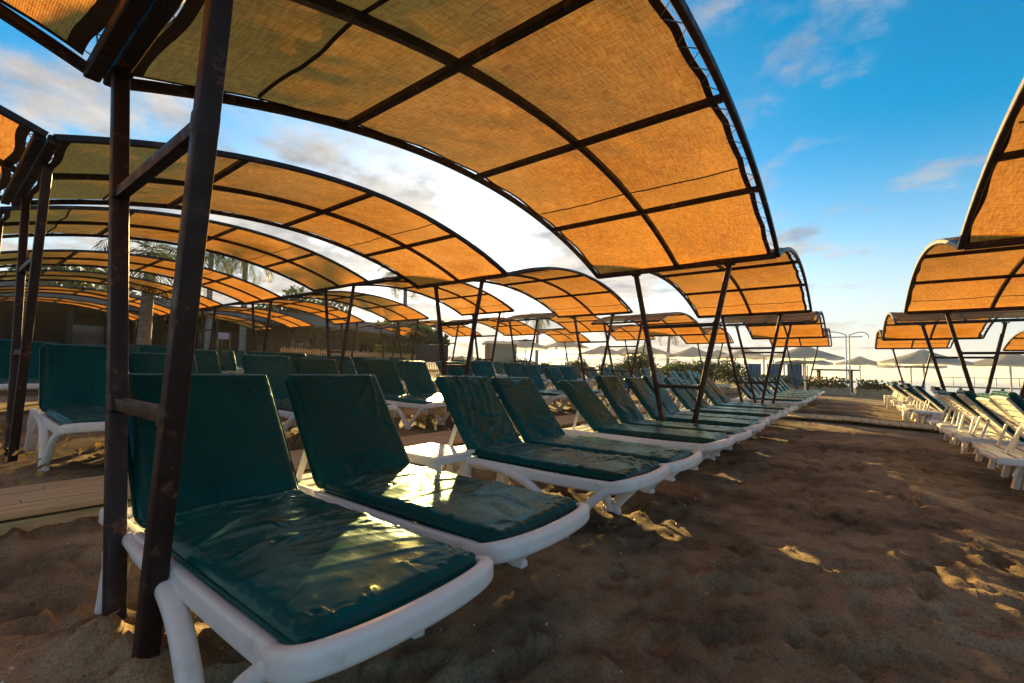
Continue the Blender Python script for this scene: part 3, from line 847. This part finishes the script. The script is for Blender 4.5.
# ------------------------------------------------------------------ dark building at the left
def building():
    bx = -34.0; z = gz(bx, 10)
    root = thing('beach_restaurant', 'long dark open fronted beach restaurant under a low roof, at the left', 'building', (bx, 0, z))
    bm = bmesh.new()
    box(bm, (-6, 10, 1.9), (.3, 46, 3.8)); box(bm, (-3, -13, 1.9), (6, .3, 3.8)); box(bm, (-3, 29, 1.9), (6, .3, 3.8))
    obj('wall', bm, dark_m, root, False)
    bm = bmesh.new()
    vs = [bm.verts.new(p) for p in ((1.1, -14.5, 3.35), (1.1, 30.5, 3.35), (-3, 30.5, 4.6), (-3, -14.5, 4.6), (-7, -14.5, 3.35), (-7, 30.5, 3.35), (1.1, -14.5, 3.2), (1.1, 30.5, 3.2), (-7, -14.5, 3.2), (-7, 30.5, 3.2))]
    for q in ((0, 1, 2, 3), (3, 2, 5, 4), (0, 6, 7, 1), (4, 5, 9, 8), (6, 8, 9, 7), (0, 3, 4, 8, 6), (1, 7, 9, 5, 2)): bm.faces.new([vs[i] for i in q])
    obj('roof', bm, roof_m, root, False)
    for i, y in enumerate(np.arange(-13, 30, 3.55)):
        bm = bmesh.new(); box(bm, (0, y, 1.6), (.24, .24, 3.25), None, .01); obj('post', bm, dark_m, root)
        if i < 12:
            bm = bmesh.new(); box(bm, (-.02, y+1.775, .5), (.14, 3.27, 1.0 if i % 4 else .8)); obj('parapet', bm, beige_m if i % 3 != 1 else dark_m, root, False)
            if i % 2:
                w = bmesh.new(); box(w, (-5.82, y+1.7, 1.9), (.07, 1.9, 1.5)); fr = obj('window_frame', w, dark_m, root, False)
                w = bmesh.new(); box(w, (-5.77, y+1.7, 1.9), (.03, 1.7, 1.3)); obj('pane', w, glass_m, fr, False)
    return root
building()
# beige kiosk beyond, between the second row posts
def kiosk():
    x, y = -24.5, 30.6; root = thing('beach_kiosk', 'beige kiosk with a brown column behind the slanting posts', 'kiosk', (x, y, gz(x, y)), -.75)
    bm = bmesh.new(); box(bm, (0, 0, 1.3), (3.0, 2.4, 2.6)); obj('wall', bm, beige_m, root, False)
    bm = bmesh.new(); box(bm, (0, 0, 2.7), (3.5, 2.9, .2), None, .03); obj('roof', bm, fringe_m, root, False)
    bm = bmesh.new(); box(bm, (1.62, -1.3, 1.3), (.26, .26, 2.6), None, .02); obj('column', bm, clay_m, root)
    bm = bmesh.new(); box(bm, (.2, -1.22, 1.5), (1.3, .06, 1.0)); obj('shutter', bm, dark_m, root, False)
kiosk()
# picket fence in front of the building
def fence():
    y0, y1 = 9.2, 20.5; root = thing('picket_fence', 'row of short wooden pickets with sunlit tips in front of the building', 'fence', (-19.3, 0, 0))
    n = 88; bm = bmesh.new()
    for i in range(n):
        y = y0+(y1-y0)*i/(n-1); z = gz(-19.3, y)
        box(bm, (0, y, z+.62+random.uniform(-.03, .04)), (.03, .07, 1.22)); 
    obj('picket', bm, wood, root, False)['kind'] = 'stuff'
    for h in (.35, 1.1):
        bm = bmesh.new(); box(bm, (-.032, (y0+y1)/2, gz(-19.3, 10)+h), (.03, y1-y0, .07)); obj('rail', bm, wood, root, False)
fence()
# boards
def board(x, y, w, h, z0, label, m, name='notice_board'):
    root = thing(name, label, 'sign', (x, y, gz(x, y)), math.atan2(-x, y)*-1*0+math.atan2(y, x)+PI/2)
    bm = bmesh.new(); box(bm, (0, 0, z0+h/2), (w, .05, h), None, .008); obj('panel', bm, m, root)
    for s in (-1, 1):
        bm = bmesh.new(); box(bm, (s*(w/2+.025), 0, (z0+h)/2), (.05, .07, z0+h+.1), None, .006); obj('post', bm, dark_m, root)
board(-20.2, 7.3, .38, .26, 1.45, 'small pale blue board before the dark building', sign_m)
board(-16.9, 15.6, 1.5, .9, .85, 'large black notice board right of the picket fence', board_m)

# palms, trees
palm(-19.6, 4.6, 4.3, 'palm with a thick pale trunk seen between the near posts', 16, 2.6, .15, .17)
palm(-31, 12.3, 7.2, 'palm whose fronds show above the second row, left of centre', 17, 2.6)
palm(-33, 11.0, 7.4, 'palm with yellowish fronds beside the near slanting post', 15, 2.4, -.2)
palm(-27.5, 22.5, 7.5, 'tall palm above the third row canopies, before the bright cloud', 17, 2.4)
palm(-36.5, 40, 8.2, 'slim palm in front of the bright sky beside the second slanting post', 15, 2.0)
palm(-17.5, 54, 5.6, 'small palm beyond the hedge and umbrellas', 15, 2.3)
palm(-29, 43, 6.5, 'leafy palm above the white umbrellas at left', 15, 2.3)
TR = [(-33, -4, 7.5, 4, 'tree at the far left behind the last canopies'), (-34, 5, 6.2, 4, 'tree behind the palm with the thick trunk'), (-30, 16.5, 5.6, 3.4, 'dark tree showing between the third and fourth row canopies'),
      (-33, 20.5, 6.0, 3.6, 'round tree above the dark building roof'), (-31, 27.5, 5.4, 3.2, 'tree at the right end of the dark building'), (-22.3, 19.4, 2.9, 1.9, 'low bushy tree beside the black notice board'), (-36, 33, 6.0, 3.6, 'tree behind the beige kiosk')]
for x, y, h, r, lab in TR: tree(x-(0 if h < 4 else 10.5), y*(1 if h < 4 else 1.2), h*(1 if h < 4 else 1.2), r*(1 if h < 4 else 1.15), lab)
shrub(-21.3, 17.0, 1.6, 2.2, 'loose yellow green bush by the black notice board', leaf_p, 1500, .2, 'bushes before the dark building', 'garden_bush', 'bush')
shrub(-20.9, 23.0, 1.4, 1.4, 'low bush in front of the beige kiosk', leaf_b, 1500, .13, 'bushes before the dark building', 'garden_bush', 'bush')
shrub(-19.0, 25.5, 1.4, 1.4, 'bush under the leftmost white umbrella', leaf_b, 1500, .13, 'bushes before the dark building', 'garden_bush', 'bush')

# ------------------------------------------------------------------ far end of the aisle
def cabana():
    x, y = -4.3, 36.5; root = thing('blue_cabana', 'open cabana with blue curtains and white posts beyond the left row', 'cabana', (x, y, gz(x, y)), .1)
    for sx in (-1.5, -.5, .5, 1.5):
        bm = bmesh.new(); box(bm, (sx*1.2, -1, 1.15), (.09, .09, 2.3), None, .01); obj('post', bm, pole_m, root)
    for sx in (-1, 0, 1):
        bm = bmesh.new(); pts = [(sx*1.2-.42+.84*i/24, -1+.05*math.sin(i*1.3), 0) for i in range(25)]
        va = [bm.verts.new((p[0], p[1], .25)) for p in pts]; vb = [bm.verts.new((p[0], p[1], 1.75)) for p in pts]
        for i in range(24): bm.faces.new((va[i], va[i+1], vb[i+1], vb[i]))
        obj('curtain', bm, blue_m, root)
    bm = bmesh.new(); box(bm, (0, 0, 2.33), (4.3, 2.6, .1), None, .02); obj('roof', bm, fringe_m, root)
    bm = bmesh.new(); box(bm, (0, 1.2, .5), (4.0, .1, 1.0)); obj('back_panel', bm, beige_m, root, False)
cabana()
def lamp_pole():
    x, y = -.1, 34.6; root = thing('lamp_pole', 'tall white double lamp pole with curved arms at the end of the aisle', 'lamp pole', (x, y, gz(x, y)), .62)
    for s in (-1, 1):
        bm = bmesh.new(); sweep(bm, [(s*.1, 0, -.2), (s*.1, 0, 3.72)], circ(.036, 8), up=(1, 0, 0)); obj('pole', bm, pole_m, root)
    for s, ln in ((-1, 2.1), (1, 1.25)):
        bm = bmesh.new(); sweep(bm, smooth_path([(s*.1, 0, 3.62), (s*.45, 0, 3.78), (s*ln*.75, 0, 3.86), (s*ln, 0, 3.7), (s*ln*1.02, 0, 3.5)], 5), circ(.03, 6), up=(0, 1, 0)); obj('arm', bm, pole_m, root)
    bm = bmesh.new(); sweep(bm, [(-2.0, 0, 3.45), (.9, 0, 3.58)], circ(.035, 6), up=(0, 1, 0)); obj('crossbar', bm, pole_m, root)
    for z in (1.2, 1.9, 2.6, 3.3):
        bm = bmesh.new(); box(bm, (0, 0, z), (.2, .03, .03)); obj('rung', bm, pole_m, root)
lamp_pole()
def bar_table():
    x, y = -.9, 39; root = thing('bar_counter', 'dark roofed bar counter below the lamp pole', 'bar counter', (x, y, gz(x, y)), .3)
    bm = bmesh.new(); box(bm, (0, 0, 1.55), (2.6, 1.2, .09), None, .01); obj('top', bm, dark_m, root)
    bm = bmesh.new(); box(bm, (0, 0, .75), (2.2, .9, .09), None, .01); obj('shelf', bm, dark_m, root)
    for s in (-1, 1):
        bm = bmesh.new(); box(bm, (s*.95, 0, .75), (.12, .5, 1.5), None, .01); obj('leg', bm, dark_m, root)
bar_table()
def planter(x, y, ln, label, flower):
    root = thing('stone_planter', label, 'planter', (x, y, gz(x, y)), .25, 'planters closing the end of the aisle')
    bm = bmesh.new(); box(bm, (0, 0, .22), (ln, .7, .5), None, .02); obj('trough', bm, stone_m, root)
    pts = np.stack([rng.uniform(-ln/2, ln/2, 700), rng.uniform(-.4, .4, 700), .42+rng.random(700)**1.7*.5*(1+.5*np.sin(np.arange(700)))*.8], 1)
    leaf_quads('foliage', pts, .16, leaf_b, root)
    if flower:
        leaf_quads('blossoms', pts[::7]+np.array([0, 0, .07]), .13, leaf_r, root)
planter(-1.2, 31.5, 2.2, 'stone planter with red flowers left of the lamp pole', True)
planter(1.3, 32.5, 2.0, 'stone planter with a few red flowers right of the lamp pole', True)
planter(-4.2, 32.5, 2.6, 'stone planter of green leaves below the blue cabana', False)
# slender poles carrying a cable
for x, y, h, lab in ((-5.6, 47, 5.4, 'thin pole rising beyond the left row, nearer the hedge'), (-3.2, 50, 5.2, 'thin pole rising just left of the large umbrella'), (-34, 43, 9, 'thin pole in the bright sky at left')):
    root = thing('slim_pole', lab, 'pole', (x, y, gz(x, y)), 0, 'thin poles against the sky')
    bm = bmesh.new(); sweep(bm, [(0, 0, -.3), (0, 0, h)], circ(.05, 6), up=(1, 0, 0)); obj('shaft', bm, pole_m, root)
    bm = bmesh.new(); box(bm, (0, 0, h+.05), (.3, .1, .12), None, .02); obj('cap', bm, pole_m, root)
# pier at the water
def pier():
    root = thing('wooden_pier', 'low wooden pier reaching into the water at right', 'pier', (0, 0, 0))
    bm = bmesh.new(); box(bm, (24, 62, .35), (34, 2.4, .14)); obj('deck', bm, wood, root, False)
    for i in range(12):
        bm = bmesh.new(); box(bm, (8.5+i*2.8, 61, -.5), (.2, .2, 1.7)); obj('pile', bm, dark_m, root, False)
    bm = bmesh.new()
    for i in range(23): box(bm, (8+i*1.45, 61, .85), (.07, .07, .9))
    box(bm, (24, 61, 1.28), (34, .07, .07)); obj('railing', bm, pole_m, root, False)
pier()
# ------------------------------------------------------------------ litter and painted sun dapples
bm = bmesh.new(); box(bm, (0, 0, .004), (.05, .1, .004), Matrix.Rotation(.12, 4, 'X')); o = obj('paper_scrap', bm, paper_m, None, False)
o.location = (-1.86, .575, .02); o.rotation_euler = (0, .1, 2.3); tag(o, 'small white paper scrap on the sand beside the nearest post foot', 'litter')
bm = bmesh.new()
for s in (0, .03):
    sweep(bm, [(-.07, s, .004), (0, s+.006, .012), (.08, s, .003)], [(.008, 0), (0, .001), (-.008, 0), (0, -.001)], scales=[.2, 1, .1])
o = obj('grass_blade', bm, leaf_b, None, False); o.location = (-1.70, .80, .425); o.rotation_euler = (0, 0, .55); tag(o, 'pair of green grass blades lying on the nearest green cushion', 'leaf')
pts = np.stack([rng.uniform(-7.5, -4.4, 900), rng.normal(1.5, 1.8, 900), np.zeros(900)], 1)
pts = pts[(np.abs(pts[:, 1]-2.5) < 4.5)]
pts[:, 2] = gbase(pts[:, 0], pts[:, 1])+.05+.03*rng.random(len(pts))
o = leaf_quads('sun_dapple_flecks', pts, .05, dapple_m, None, 0); o['kind'] = 'stuff'; o['label'] = 'ochre flecks standing in for sun dapples on the sand under the second row'  # leaf quads painted in as dapples of sun between the loungers
cl_v, cl_f = [], []
for i in range(5200):                                  # small clods and pebbles lying on the sand
    x = rng.normal(-.4, 1.5); y = abs(rng.normal(.2, 3.2))+.15
    if x > 2.1 or x < -4: continue
    ix = int(np.argmin(np.abs(gx-x))); iy = int(np.argmin(np.abs(gy-y))); z = float(Z[ix, iy]); s = .003+.0065*rng.random()**3
    k = len(cl_v)
    for d in ((1, 0, 0), (-1, 0, 0), (0, 1, 0), (0, -1, 0), (0, 0, 1), (0, 0, -1)):
        j = rng.uniform(.6, 1.2); cl_v.append((x+d[0]*s*j+rng.normal()*s*.2, y+d[1]*s*j+rng.normal()*s*.2, z+s*.2+d[2]*s*j*.75))
    for a, b, c in ((0, 2, 4), (2, 1, 4), (1, 3, 4), (3, 0, 4), (2, 0, 5), (1, 2, 5), (3, 1, 5), (0, 3, 5)): cl_f.append((k+a, k+b, k+c))
me = bpy.data.meshes.new('sand_clods'); me.from_pydata(cl_v, [], cl_f); me.update()
o = link('sand_clods', me, sand, None, False); o['kind'] = 'stuff'; o['label'] = 'small clods and pebbles lying on the sand'
# warm sea air over the whole beach
hb = bmesh.new(); box(hb, (0, 500, 2.75), (8400, 9400, 18.5)); hm = bpy.data.materials.new('sea_haze'); hm.use_nodes = True; hn = hm.node_tree
hn.nodes.remove(hn.nodes['Principled BSDF']); pv = N(hn, 'ShaderNodeVolumePrincipled'); pv.inputs['Color'].default_value = (1, .98, .95, 1); pv.inputs['Density'].default_value = .0006; pv.inputs['Anisotropy'].default_value = .35
L(hn, pv.outputs[0], hn.nodes['Material Output'].inputs['Volume'])
o = obj('haze', hb, hm, None, False); o['kind'] = 'stuff'; o['label'] = 'thin warm haze over the beach'
sp = []
for i in range(700):
    x = rng.uniform(-4, 2); y = rng.uniform(.2, 8); sp.append((x, y, float(gbase(x, y))+.012))
o = leaf_quads('beach_debris', np.array(sp), .012, fringe_m, None, 0); o['kind'] = 'stuff'; o['label'] = 'tiny shell bits and crumbs in the sand'

# ------------------------------------------------------------------ light, sky, camera
SUN_EL, SUN_AZ = math.radians(12.2), math.radians(-46.5)      # azimuth from +Y, towards -X
sd = Vector((math.sin(SUN_AZ)*math.cos(SUN_EL), math.cos(SUN_AZ)*math.cos(SUN_EL), math.sin(SUN_EL)))
ld = bpy.data.lights.new('sun', 'SUN'); ld.energy = 5.0; ld.angle = math.radians(.55); ld.color = (1.0, .66, .23)
lo = bpy.data.objects.new('sun', ld); COL.objects.link(lo); lo.rotation_euler = (-sd).to_track_quat('-Z', 'Y').to_euler()
lo.location = (-20, 20, 12)

w = bpy.data.worlds.new('World'); SC.world = w; w.use_nodes = True; nt = w.node_tree
bg = nt.nodes['Background']; bg.inputs['Strength'].default_value = .055
sky = N(nt, 'ShaderNodeTexSky'); sky.sky_type = 'NISHITA'; sky.sun_disc = False
sky.sun_elevation = SUN_EL; sky.sun_rotation = SUN_AZ; sky.altitude = 0; sky.air_density = 1.0; sky.dust_density = .7; sky.ozone_density = 3.0
tc = N(nt, 'ShaderNodeTexCoord'); gen = tc.outputs['Generated']
hs = N(nt, 'ShaderNodeHueSaturation');  hs.inputs['Value'].default_value = 1.3; hs.inputs['Hue'].default_value = .484; L(nt, sky.outputs[0], hs.inputs['Color'])
sep = N(nt, 'ShaderNodeSeparateXYZ'); L(nt, gen, sep.inputs[0])
def math_(op, a, b=None, clamp=False):
    n = N(nt, 'ShaderNodeMath', operation=op); n.use_clamp = clamp
    for i, q in enumerate((a, b)):
        if q is None: continue
        if isinstance(q, (int, float)): n.inputs[i].default_value = q
        else: L(nt, q, n.inputs[i])
    return n.outputs[0]
zz = math_('ADD', math_('MAXIMUM', sep.outputs[2], 0.0), .12)
px = math_('DIVIDE', sep.outputs[0], zz); py = math_('DIVIDE', sep.outputs[1], zz)
cmb = N(nt, 'ShaderNodeCombineXYZ'); L(nt, px, cmb.inputs[0]); L(nt, py, cmb.inputs[1])
n1 = noise(nt, cmb.outputs[0], 1.35, 9, .62)
cmb2 = N(nt, 'ShaderNodeMapping'); cmb2.inputs['Location'].default_value = (3.1, 7.7, 0); L(nt, cmb.outputs[0], cmb2.inputs['Vector'])
n2 = noise(nt, cmb2.outputs[0], .42, 3, .5)
dt = N(nt, 'ShaderNodeVectorMath', operation='DOT_PRODUCT'); L(nt, gen, dt.inputs[0]); dt.inputs[1].default_value = tuple(sd)
sunf = dt.outputs['Value']
el = N(nt, 'ShaderNodeMapRange'); el.interpolation_type = 'SMOOTHSTEP'; el.inputs[1].default_value = .02; el.inputs[2].default_value = .45; el.inputs[3].default_value = .75; el.inputs[4].default_value = 1.48; L(nt, sep.outputs[2], el.inputs[0]); L(nt, el.outputs[0], hs.inputs['Saturation'])
mr = N(nt, 'ShaderNodeMapRange'); mr.interpolation_type = 'SMOOTHSTEP'; mr.inputs[1].default_value = .62; mr.inputs[2].default_value = .97; L(nt, sunf, mr.inputs[0])   # more cloud round the sun
cov = math_('ADD', math_('ADD', n1, math_('MULTIPLY', math_('SUBTRACT', n2, .5), .7)), math_('MULTIPLY', mr.outputs[0], .20))
mc = N(nt, 'ShaderNodeMapRange'); mc.interpolation_type = 'SMOOTHSTEP'; mc.inputs[1].default_value = .55; mc.inputs[2].default_value = .72; L(nt, cov, mc.inputs[0])
glow = math_('POWER', math_('MAXIMUM', sunf, 0.0), 14.0)
ccol = N(nt, 'ShaderNodeMix', data_type='RGBA'); L(nt, math_('MULTIPLY', glow, 1.0, True), ccol.inputs['Factor'])
ccol.inputs[6].default_value = (4.6, 4.2, 3.8, 1); ccol.inputs[7].default_value = (5.9, 5.5, 4.8, 1)
shade = ramp(nt, noise(nt, cmb.outputs[0], 2.3, 7, .6), [(.36, (.42, .46, .55)), (.58, (1, 1, 1))])
cm = N(nt, 'ShaderNodeMix', data_type='RGBA', blend_type='MULTIPLY'); cm.inputs['Factor'].default_value = 1; L(nt, ccol.outputs[2], cm.inputs[6]); L(nt, shade, cm.inputs[7])
hzf = N(nt, 'ShaderNodeMapRange'); hzf.interpolation_type = 'SMOOTHSTEP'; hzf.inputs[1].default_value = -.02; hzf.inputs[2].default_value = .27; hzf.inputs[3].default_value = .9; hzf.inputs[4].default_value = 0; L(nt, sep.outputs[2], hzf.inputs[0])
hz_ = N(nt, 'ShaderNodeMix', data_type='RGBA'); L(nt, hzf.outputs[0], hz_.inputs['Factor']); L(nt, hs.outputs[0], hz_.inputs[6]); hz_.inputs[7].default_value = (5.0, 4.85, 4.35, 1)
mixc = N(nt, 'ShaderNodeMix', data_type='RGBA'); L(nt, math_('MULTIPLY', mc.outputs[0], .92), mixc.inputs['Factor']); L(nt, hz_.outputs[2], mixc.inputs[6]); L(nt, cm.outputs[2], mixc.inputs[7])
L(nt, mixc.outputs[2], bg.inputs['Color'])

cam = bpy.data.cameras.new('camera'); co = bpy.data.objects.new('camera', cam); COL.objects.link(co)
yaw, pit, roll = math.radians(37.195), math.radians(3.71), math.radians(1.278)
fw = Vector((-math.sin(yaw), math.cos(yaw), 0)); rt = Vector((math.cos(yaw), math.sin(yaw), 0)); up = Vector((0, 0, 1))
F = fw*math.cos(pit)+up*math.sin(pit); U0 = up*math.cos(pit)-fw*math.sin(pit)
R = rt*math.cos(roll)+U0*math.sin(roll); U = U0*math.cos(roll)-rt*math.sin(roll)
co.matrix_world = Matrix(((R.x, U.x, -F.x, 0), (R.y, U.y, -F.y, 0), (R.z, U.z, -F.z, 1.0), (0, 0, 0, 1)))
cam.sensor_width = 36; cam.sensor_fit = 'HORIZONTAL'; cam.lens = 446.1/1024*36; cam.clip_start = .02; cam.clip_end = 9000
SC.camera = co
SC.render.engine = 'CYCLES'
SC.view_settings.view_transform = 'Standard'; SC.view_settings.look = 'None'; SC.view_settings.exposure = 1.65; SC.view_settings.gamma = 1
SC.cycles.use_denoising = True; SC.cycles.max_bounces = 8; SC.cycles.diffuse_bounces = 4; SC.cycles.transmission_bounces = 6; SC.cycles.sample_clamp_indirect = 6
